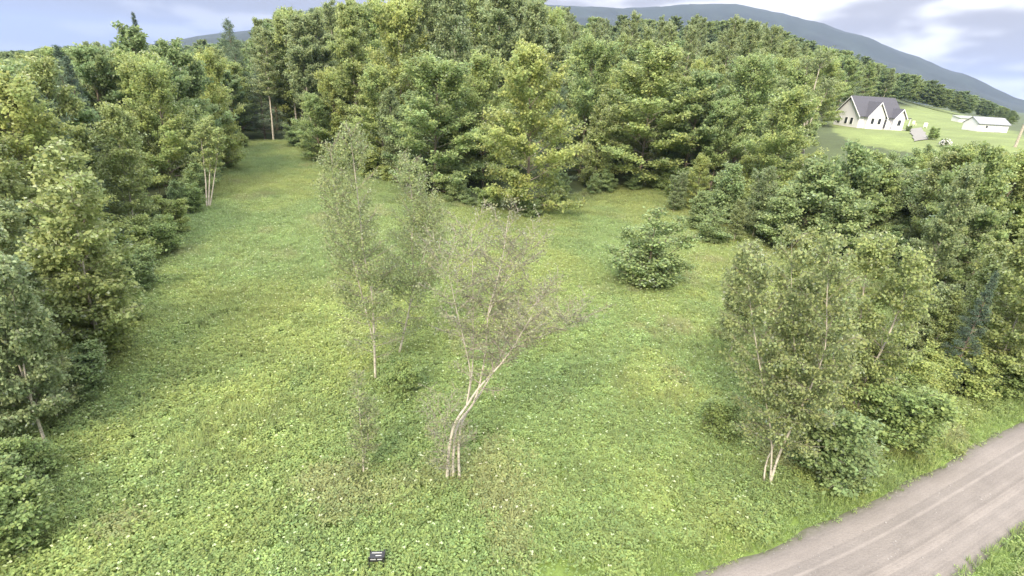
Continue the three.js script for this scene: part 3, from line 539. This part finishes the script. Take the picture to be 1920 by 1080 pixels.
// ------------------------------------------------------------------ the wood beyond
const skyline = [[-300, 140], [0, 95], [60, 88], [100, 72], [200, 50], [300, 36], [400, 34], [470, 24], [540, 2], [600, -25], [760, -60], [1000, -55], [1040, 10], [1100, 16], [1200, 24], [1300, 26], [1400, 32], [1500, 58], [1600, 92], [1700, 130], [1780, 158], [1850, 188], [1920, 212], [2200, 280]];
const lineAt = (l, x) => { let k = 0; while (k < l.length - 2 && l[k + 1][0] < x) k++; const f = Math.min(1, Math.max(0, (x - l[k][0]) / (l[k + 1][0] - l[k][0]))); return lerp(l[k][1], l[k + 1][1], f); };
const ceiling = [[1500, 140], [1525, 250], [1545, 285], [1560, 292], [1600, 278], [1700, 272], [1760, 262], [1820, 268], [1900, 285], [2300, 330]]; // keeps the view of the lawn open
const lawnFar = Math.max(...lawn.map((p) => Math.hypot(p.x, p.z)));
const cover = new Float32Array(260).fill(2000); // rows already hidden, by column
const woodInfo = {
  maple: ['wood_maple', 'leafy maple'], oak: ['wood_oak', 'round crowned dark oak'], poplar: ['wood_poplar', 'slender poplar'],
  tall: ['wood_birch', 'tall bare trunked tree'], birch: ['wood_grey_birch', 'fine leafed birch'], pine: ['wood_pine', 'dark pine'], spruce: ['wood_spruce', 'pointed dark spruce'],
};
const poplarFar = (() => { const p = at(1503, 312); return Math.hypot(p.x, p.z) + 6; })(), spotsW = [];
for (let r = 46; r < 520; ) {
  const step = 4.6 + r * 0.022;
  for (let a = -1.02; a < 1.02; a += step / r) {
    const aa = a + rr(-0.4, 0.4) * step / r, d = r + rr(-0.4, 0.4) * step, x = Math.sin(aa) * d, z = -Math.cos(aa) * d;
    spotsW.push([x, z, d]);
  }
  r += step * 0.9;
}
spotsW.sort((a, b) => a[2] - b[2]);
const nearLawn = (x, z) => [[4, 0], [-4, 0], [0, 4], [0, -4]].some(([a, b]) => inside(lawn, x + a, z + b));
let nWood = 0; const farTrees = [];
for (const [x, z, d] of spotsW) {
  if (inside(field, x, z) || nearField(x, z) || inside(lawn, x, z) || nearLawn(x, z) || roadDist(x, z) < 6) continue;
  const p = V(x, terrain(x, z), z), b = proj(p);
  if (b.behind || b.x < -160 || b.x > 2080) continue;
  if (d < 60 && (b.x > 1380 || b.y > 560)) continue;
  const q = rnd(); const left = b.x < 480, rightBack = b.x > 1500;
  const kind = left ? (q < 0.36 ? 'oak' : q < 0.6 ? 'maple' : q < 0.72 ? 'poplar' : q < 0.84 ? 'birch' : q < 0.95 ? 'pine' : 'spruce') : rightBack ? (q < 0.36 ? 'oak' : q < 0.66 ? 'maple' : q < 0.84 ? 'poplar' : q < 0.93 ? 'birch' : 'pine') : (q < 0.30 ? 'maple' : q < 0.46 ? 'oak' : q < 0.64 ? 'poplar' : q < 0.78 ? 'birch' : q < 0.95 ? 'tall' : q < 0.97 ? 'pine' : 'spruce');
  if (kind === 'spruce' && b.x > 480) continue;
  if ((kind === 'tall' || kind === 'poplar') && d < 95) continue;
  if (kind === 'pine' && b.x > 1440 && b.x < 1600 && d < 150) continue;
  let H = { maple: rr(13, 18), oak: rr(14, 19), poplar: rr(15, 21), tall: rr(22, 28), birch: rr(12, 16), pine: rr(15, 21), spruce: rr(14, 20) }[kind];
  const tx = proj(V(x, p.y + H, z)).x; let lim = lineAt(skyline, tx) + rr(0, 26) + (kind === 'tall' || kind === 'spruce' ? -8 : 0);
  const beforeLawn = b.x > 1500 && d < lawnFar && b.y > 240;
  if (beforeLawn) lim = Math.max(lim, lineAt(ceiling, b.x) + rr(0, 20));
  if (b.x > 1452 && b.x < 1565 && d < poplarFar) lim = Math.max(lim, 282);
  if (b.x > 520 && b.x < 1060 && d > 92 && (kind === 'tall' || kind === 'poplar' || rnd() < 0.3)) H = Math.max(H, Math.min(31, 0.95 * heightTo(p, lim)));
  H = Math.min(H, heightTo(p, lim));
  if (H < 4) continue;
  const topP = proj(V(x, p.y + H, z)), wPx = Math.abs(H * 0.26 * FOCAL / d), c0 = Math.max(0, Math.floor((b.x - wPx + 160) / 8.7)), c1 = Math.min(259, Math.floor((b.x + wPx + 160) / 8.7));
  let vis = 0; for (let c = c0; c <= c1; c++) if (topP.y < cover[c] - 5) vis++;
  if (c1 < c0 || (d > 85 && vis < 0.3 * (c1 - c0 + 1))) continue;
  for (let c = c0; c <= c1; c++) { const f = Math.abs((c - (c0 + c1) / 2) / ((c1 - c0) / 2 + 0.5)); cover[c] = Math.min(cover[c], topP.y + (b.y - topP.y) * (0.22 + 0.4 * f * f)); }
  if (nWood >= 620) { farTrees.push([kind, p, H]); continue; }
  nWood++;
  const info = woodInfo[kind], zone = d > 190 ? 'on the wooded slope under the mountain' : b.x < 480 ? 'in the wood behind the white pine and oaks' : b.x < 1090 ? 'in the wood behind the layered maples' : b.x < 1545 ? 'in the wood between wide maple and white house' : 'in the wood behind the white house';
  if (H < 8 && kind !== 'spruce') plant('wild', 'wood_thicket', 'bushy young tree in the thicket below the lawn', 'tree', p, H, { group: 'young trees in the thicket' });
  else plant(kind, info[0], info[1] + ' ' + zone, 'tree', p, H, { group: info[1] + ' ' + zone });
}
console.log('wood trees', nWood, 'far', farTrees.length);

// ------------------------------------------------------------------ house on the rise
const white = std({ color: lin(0.68, 0.68, 0.70), roughness: 0.7 }), trim = std({ color: lin(0.74, 0.74, 0.75), roughness: 0.6 }), dark = new THREE.MeshPhysicalMaterial({ color: lin(0.03, 0.035, 0.045), roughness: 0.12, clearcoat: 0.5 });
const roofTex = tex(256, 256, (i, j, W, H) => { const u = i / W, v = j / H, k = 0.75 + 0.35 * tn(u, v, 64, 51) * (j % 16 < 2 ? 0.6 : 1) + 0.15 * (tn(u, v, 6, 52) - 0.5); return [k, k, k]; });
const roofM = std({ color: lin(0.085, 0.085, 0.098), map: roofTex });
function box(w, h, d, x, y, z) { const g = new THREE.BoxGeometry(w, h, d); g.translate(x, y, z); return g; }
function prismX(w, profile, x0) { // profile in z,y, extruded along x
  const s = new THREE.Shape(profile.map(([z, y]) => new THREE.Vector2(z, y))), g = new THREE.ExtrudeGeometry(s, { depth: w, bevelEnabled: false });
  g.applyMatrix4(new THREE.Matrix4().makeBasis(V(0, 0, 1), V(0, 1, 0), V(1, 0, 0))); g.translate(x0, 0, 0); const q = g.attributes.position; for (const at of [q, g.attributes.uv]) for (let i = 0; i < at.count; i += 3) for (let c = 0; c < at.itemSize; c++) { const t = at.array[(i + 1) * at.itemSize + c]; at.array[(i + 1) * at.itemSize + c] = at.array[(i + 2) * at.itemSize + c]; at.array[(i + 2) * at.itemSize + c] = t; } g.computeVertexNormals(); return g;
}
function prismZ(d, profile, z0) { const s = new THREE.Shape(profile.map(([x, y]) => new THREE.Vector2(x, y))), g = new THREE.ExtrudeGeometry(s, { depth: d, bevelEnabled: false }); g.translate(0, 0, z0); return g; }
{
  // local x runs along the front, local +z is out of the front, origin at the front left foot
  const HW = 12.2, HD = 8, EAVE = 3.2, RIDGE = 7.4;
  const corner = houseSpot, d = V(corner.x, 0, corner.z).normalize();
  const h = thing('white_house', 'white gabled house with grey roof standing on the lawn', 'house', V(corner.x, corner.y - 0.05, corner.z), 0.2);
  // body: front wall at z=0, back at z=-HD
  part('wall', prismX(HW, [[0, 0], [-HD, 0], [-HD, EAVE], [-HD / 2, RIDGE - 0.12], [0, EAVE]], 0), white, h);
  part('foundation', box(HW + 0.1, 0.9, HD + 0.1, HW / 2, -0.3, -HD / 2), std({ color: lin(0.45, 0.44, 0.42) }), h);
  const slope = (z0, y0, z1, y1, w, x0, th = 0.18) => prismX(w, [[z0, y0], [z1, y1], [z1, y1 + th], [z0, y0 + th]], x0);
  const roof = part('roof', mergeGeometries([slope(0.55, EAVE - 0.45, -HD / 2, RIDGE, HW + 0.9, -0.45), slope(-HD - 0.55, EAVE - 0.45, -HD / 2, RIDGE, HW + 0.9, -0.45)]), roofM, h);
  part('rake_board', prismX(0.12, [[0.55, EAVE - 0.62], [-HD / 2, RIDGE - 0.16], [-HD / 2, RIDGE + 0.05], [0.55, EAVE - 0.42]], -0.58), trim, roof);
  part('rake_board', prismX(0.12, [[-HD - 0.55, EAVE - 0.62], [-HD / 2, RIDGE - 0.16], [-HD / 2, RIDGE + 0.05], [-HD - 0.55, EAVE - 0.42]], -0.58), trim, roof);
  // front cross gable
  const gable = (x, w, ridge, out) => {
    const g = part('gable', prismZ(out + HD / 2 - 0.4, [[x - w / 2, 0], [x + w / 2, 0], [x + w / 2, EAVE - 0.1], [x, ridge - 0.15], [x - w / 2, EAVE - 0.1]], -HD / 2 + 0.4), white, h);
    const o = 0.4, k = (ridge - EAVE) / (w / 2), y = EAVE - o * k;
    part('gable_roof', mergeGeometries([prismZ(out + HD / 2, [[x - w / 2 - o, y], [x, ridge], [x, ridge + 0.18], [x - w / 2 - o, y + 0.18]], -HD / 2 + 0.35), prismZ(out + HD / 2, [[x + w / 2 + o, y], [x, ridge], [x, ridge + 0.18], [x + w / 2 + o, y + 0.18]], -HD / 2 + 0.35)]), roofM, g);
    for (const s of [-1, 1]) part('gable_trim', prismZ(0.1, [[x + s * (w / 2 + o), y - 0.2], [x, ridge - 0.2], [x, ridge + 0.08], [x + s * (w / 2 + o), y + 0.08]], out + 0.36), trim, g);
    return g;
  };
  gable(4.0, 5.0, 6.3, 1.0); gable(10.6, 3.0, 5.0, 1.3);
  const win = (w, hh, x, y, z, side) => {
    const o = part('window', side ? box(0.08, hh + 0.2, w + 0.2, x, y, z) : box(w + 0.2, hh + 0.2, 0.08, x, y, z), trim, h);
    part('pane', side ? box(0.06, hh, w, x - 0.03, y, z) : box(w, hh, 0.06, x, y, z + 0.03), dark, o);
  };
  win(0.8, 1.3, 3.0, 1.9, 1.02); win(0.8, 1.3, 5.0, 1.9, 1.02); win(0.9, 1.3, 10.6, 1.8, 1.32);
  win(0.8, 1.5, -0.02, 1.6, -2.2, true); win(0.8, 1.5, -0.02, 1.6, -4.0, true); win(0.9, 1.5, -0.02, 1.6, -6.4, true);
  const door = part('door', box(1.2, 2.2, 0.1, 7.7, 1.2, 0.04), std({ color: lin(0.06, 0.06, 0.07), roughness: 0.5 }), h);
  part('door_frame', mergeGeometries([box(0.14, 2.4, 0.12, 7.02, 1.25, 0.05), box(0.14, 2.4, 0.12, 8.38, 1.25, 0.05), box(1.5, 0.14, 0.12, 7.7, 2.42, 0.05)]), trim, door);
  part('porch_floor', box(2.5, 0.35, 1.6, 7.8, 0.05, 0.82), std({ color: lin(0.5, 0.49, 0.47) }), h);
  for (const x of [6.9, 8.8]) part('porch_post', box(0.16, 2.65, 0.16, x, 1.5, 1.4), trim, h);
  part('porch_rail', box(0.8, 0.1, 0.1, 8.4, 0.95, 1.4), trim, h);
  // open side porch
  part('side_porch_roof', box(2.6, 0.16, 3.6, HW + 1.65, 2.95, -1.6), roofM, h);
  for (const z of [0.05, -3.2]) part('porch_post', box(0.16, 2.9, 0.16, HW + 2.75, 1.42, z), trim, h);
  part('side_porch_floor', box(2.6, 0.3, 3.4, HW + 1.4, 0.02, -1.6), std({ color: lin(0.5, 0.49, 0.47) }), h);
}
{ // white shed with a lower wing
  const p = at(1830, 246);
  const s = thing('white_shed', 'low white shed with grey roof beyond the lawn', 'shed', V(p.x, p.y - 0.1, p.z), 0.12);
  part('wall', prismX(10.5, [[0, 0], [-5, 0], [-5, 2.4], [-2.5, 4.0], [0, 2.4]], 0), white, s);
  part('roof', mergeGeometries([prismX(11, [[0.35, 2.2], [-2.5, 4.08], [-2.5, 4.24], [0.35, 2.36]], -0.25), prismX(11, [[-5.35, 2.2], [-2.5, 4.08], [-2.5, 4.24], [-5.35, 2.36]], -0.25)]), std({ color: lin(0.28, 0.29, 0.31), map: roofTex }), s);
  part('door', box(2.4, 2, 0.08, 7.4, 1.1, 0.03), std({ color: lin(0.55, 0.56, 0.58) }), s);
  const w = part('window', box(0.9, 0.8, 0.06, 3, 1.5, 0.02), trim, s); part('pane', box(0.7, 0.6, 0.06, 3, 1.5, 0.04), dark, w);
  const q = at(1797, 229);
  const b = thing('open_lean_to', 'long low outbuilding with green grey roof next to shed', 'outbuilding', V(q.x, q.y - 0.1, q.z), 0.05);
  part('wall', prismX(8.5, [[0, 0], [-4, 0], [-4, 2.5], [0, 1.7]], 0), std({ color: lin(0.7, 0.7, 0.68) }), b);
  part('roof', prismX(9, [[0.4, 1.66], [-4.3, 2.6], [-4.3, 2.75], [0.4, 1.81]], -0.25), std({ color: lin(0.28, 0.30, 0.25), map: roofTex }), b);
}
{ // gravel patch and yard things
  const cs = [[1704, 243], [1728, 240], [1742, 262], [1712, 266]].map(([x, y]) => at(x, y)), g = new THREE.PlaneGeometry(1, 1, 12, 24), P = g.attributes.position;
  for (let i = 0; i < P.count; i++) { const u = P.getX(i) + 0.5, v = 0.5 - P.getY(i), a = cs[0].clone().lerp(cs[1], u), b = cs[3].clone().lerp(cs[2], u), q = a.lerp(b, v), e = (fbm(q.x * 0.3, 3, q.z * 0.3, 3) - 0.5) * 2.5; P.setXYZ(i, q.x + e * 0.35 * Math.abs(u - 0.5) * 2, terrain(q.x, q.z) + 0.16, q.z); }
  g.computeVertexNormals();
  structure('gravel_drive', g, std({ color: lin(0.20, 0.19, 0.165), side: THREE.DoubleSide }));
  const chair = (px, py, label, col) => {
    const o = thing('garden_chair', label, 'chair', at(px, py), rr(-1, 1)), m = std({ color: col, roughness: 0.5 });
    part('seat', box(0.9, 0.08, 0.8, 0, 0.5, 0), m, o); part('backrest', box(0.9, 1.0, 0.08, 0, 1.0, -0.4), m, o);
    for (const [x, z] of [[-0.4, 0.35], [0.4, 0.35], [-0.4, -0.35], [0.4, -0.35]]) part('leg', box(0.08, 0.5, 0.08, x, 0.25, z), m, o);
    for (const s of [-1, 1]) part('armrest', box(0.1, 0.06, 0.8, s * 0.45, 0.78, 0), m, o);
    o.scale.setScalar(0.95);
  };
  chair(1713, 236, 'small pale garden chair on the lawn by house', lin(0.7, 0.68, 0.5));
  chair(1734, 240, 'bright white garden chair beside the gravel drive', lin(0.82, 0.82, 0.8));
  put('shrub', 'yard_bush', 'dark bush planted at the porch corner', 'bush', 1702, 246, 234, { leaf: 1, wide: 1.3 });
  put('shrub', 'yard_bush', 'loose bush growing beside the gravel drive', 'bush', 1748, 262, 236, { leaf: 0, wide: 1.2 });
  const fl = put('shrub', 'flowering_bush', 'bush covered in white blossom at the lawn edge', 'bush', 1770, 276, 258, { v: 2, leaf: 0, wide: 1.3 });
  const bl = new GB(); for (let k = 0; k < 260; k++) { const d2 = randDir(); d2.y = Math.abs(d2.y); const q = V(d2.x * 1.35, 0.9 + d2.y * 2.0, d2.z * 1.35); bl.leaf(q, randDir(), d2, 0.3, 0.3, [1, 1, 1]); }
  part('blossom', bl.build(), new THREE.MeshPhysicalMaterial({ color: lin(0.8, 0.8, 0.76), side: THREE.DoubleSide, roughness: 0.8, transmission: 0.3, thickness: 0 }), fl, 'stuff');
  const pp = at(1903, 276), H = heightTo(pp, 232), po = thing('utility_post', 'pale wooden utility post standing above the bank trees', 'post', V(pp.x, pp.y - 0.1, pp.z));
  const g2 = new GB(); g2.tube([V(0, 0, 0), V(0, H * 0.5, 0), V(0, H, 0)], 0.26, 0.2, 10);
  part('pole', g2.build(), std({ color: lin(0.6, 0.57, 0.5), map: barkGrey }), po);
  part('cap', new THREE.CylinderGeometry(0.24, 0.26, 0.14, 10).translate(0, H * 1.0 + 0.05, 0), std({ color: lin(0.3, 0.3, 0.3), metalness: 0.6, roughness: 0.5 }), po);
}
{ // small slatted box in the weeds at the foot of the picture
  const p = at(708, 1068), o = thing('slatted_box', 'small black slatted box with pale bars standing in the weeds', 'box', V(p.x, p.y, p.z), 0.1);
  const black = std({ color: lin(0.02, 0.02, 0.022), roughness: 0.45 }), pale = std({ color: lin(0.42, 0.42, 0.4), roughness: 0.4 });
  const B = 0.5;
  for (const [x, z] of [[-0.24, 0.15], [0.24, 0.15], [-0.24, -0.15], [0.24, -0.15]]) part('leg', box(0.035, 0.75, 0.035, x, 0.375, z), black, o);
  part('case', box(0.46, 0.17, 0.28, 0, B + 0.1, 0), black, o);
  part('side_panel', box(0.03, 0.24, 0.33, 0.258, B + 0.12, 0), black, o);
  for (const [y, z, w, x] of [[B + 0.195, 0.05, 0.2, 0.07], [B + 0.195, -0.06, 0.34, 0], [B + 0.13, 0.145, 0.18, -0.1], [B + 0.13, 0.145, 0.16, 0.12]]) part('bar', box(w, 0.022, 0.022, x, y, z), pale, o);
  const t = new GB(); t.tube([V(0.1, B + 0.18, -0.12), V(0.1, B + 0.5, -0.13), V(0.11, B + 0.85, -0.15)], 0.009, 0.006, 5); part('rod', t.build(), black, o);
}
// ------------------------------------------------------------------ far woods: one mass of trees out to the foot of the mountain
{
  const geo = protos.oak[1].leaves, pts = farTrees.map(([, p, H]) => [p.x, p.y, p.z, H]);
  for (let k = 0; k < 3500; k++) {
    const a = rr(-0.98, 0.98), d = 430 + 1500 * Math.pow(rnd(), 1.5), x = Math.sin(a) * d, z = -Math.cos(a) * d, p = V(x, terrain(x, z), z), b = proj(p); if (b.behind || b.x < -120 || b.x > 2040) continue;
    let H = rr(11, 17); H = Math.min(H, heightTo(p, lineAt(skyline, b.x) + 4)); if (H < 5) continue; pts.push([x, p.y, z, H]);
  }
  const im = new THREE.InstancedMesh(geo, leafMat(1, 1, 1, 0.35), pts.length); im.name = 'far_wood'; im.userData = { label: 'distant wood stretching to the foot of the mountain', category: 'wood', kind: 'stuff' };
  const m4 = new THREE.Matrix4(), q = new THREE.Quaternion(), c = new THREE.Color();
  pts.forEach(([x, y, z, H], i) => { q.setFromAxisAngle(V(0, 1, 0), rr(0, 6.28)); const s = H / protos.oak[1].H; m4.compose(V(x, y, z), q, V(s * 1.15, s, s * 1.15)); im.setMatrixAt(i, m4); const t = rnd(), j = rr(0.75, 1.2); im.setColorAt(i, c.setRGB(lerp(0.200, 0.290, t) * j, lerp(0.275, 0.360, t) * j, 0.135 * j)); });
  scene.add(im); console.log('far', pts.length);
}
scene.traverse((o) => { if (o.isMesh) { o.castShadow = true; o.receiveShadow = true; } });
renderer.render(scene, camera);
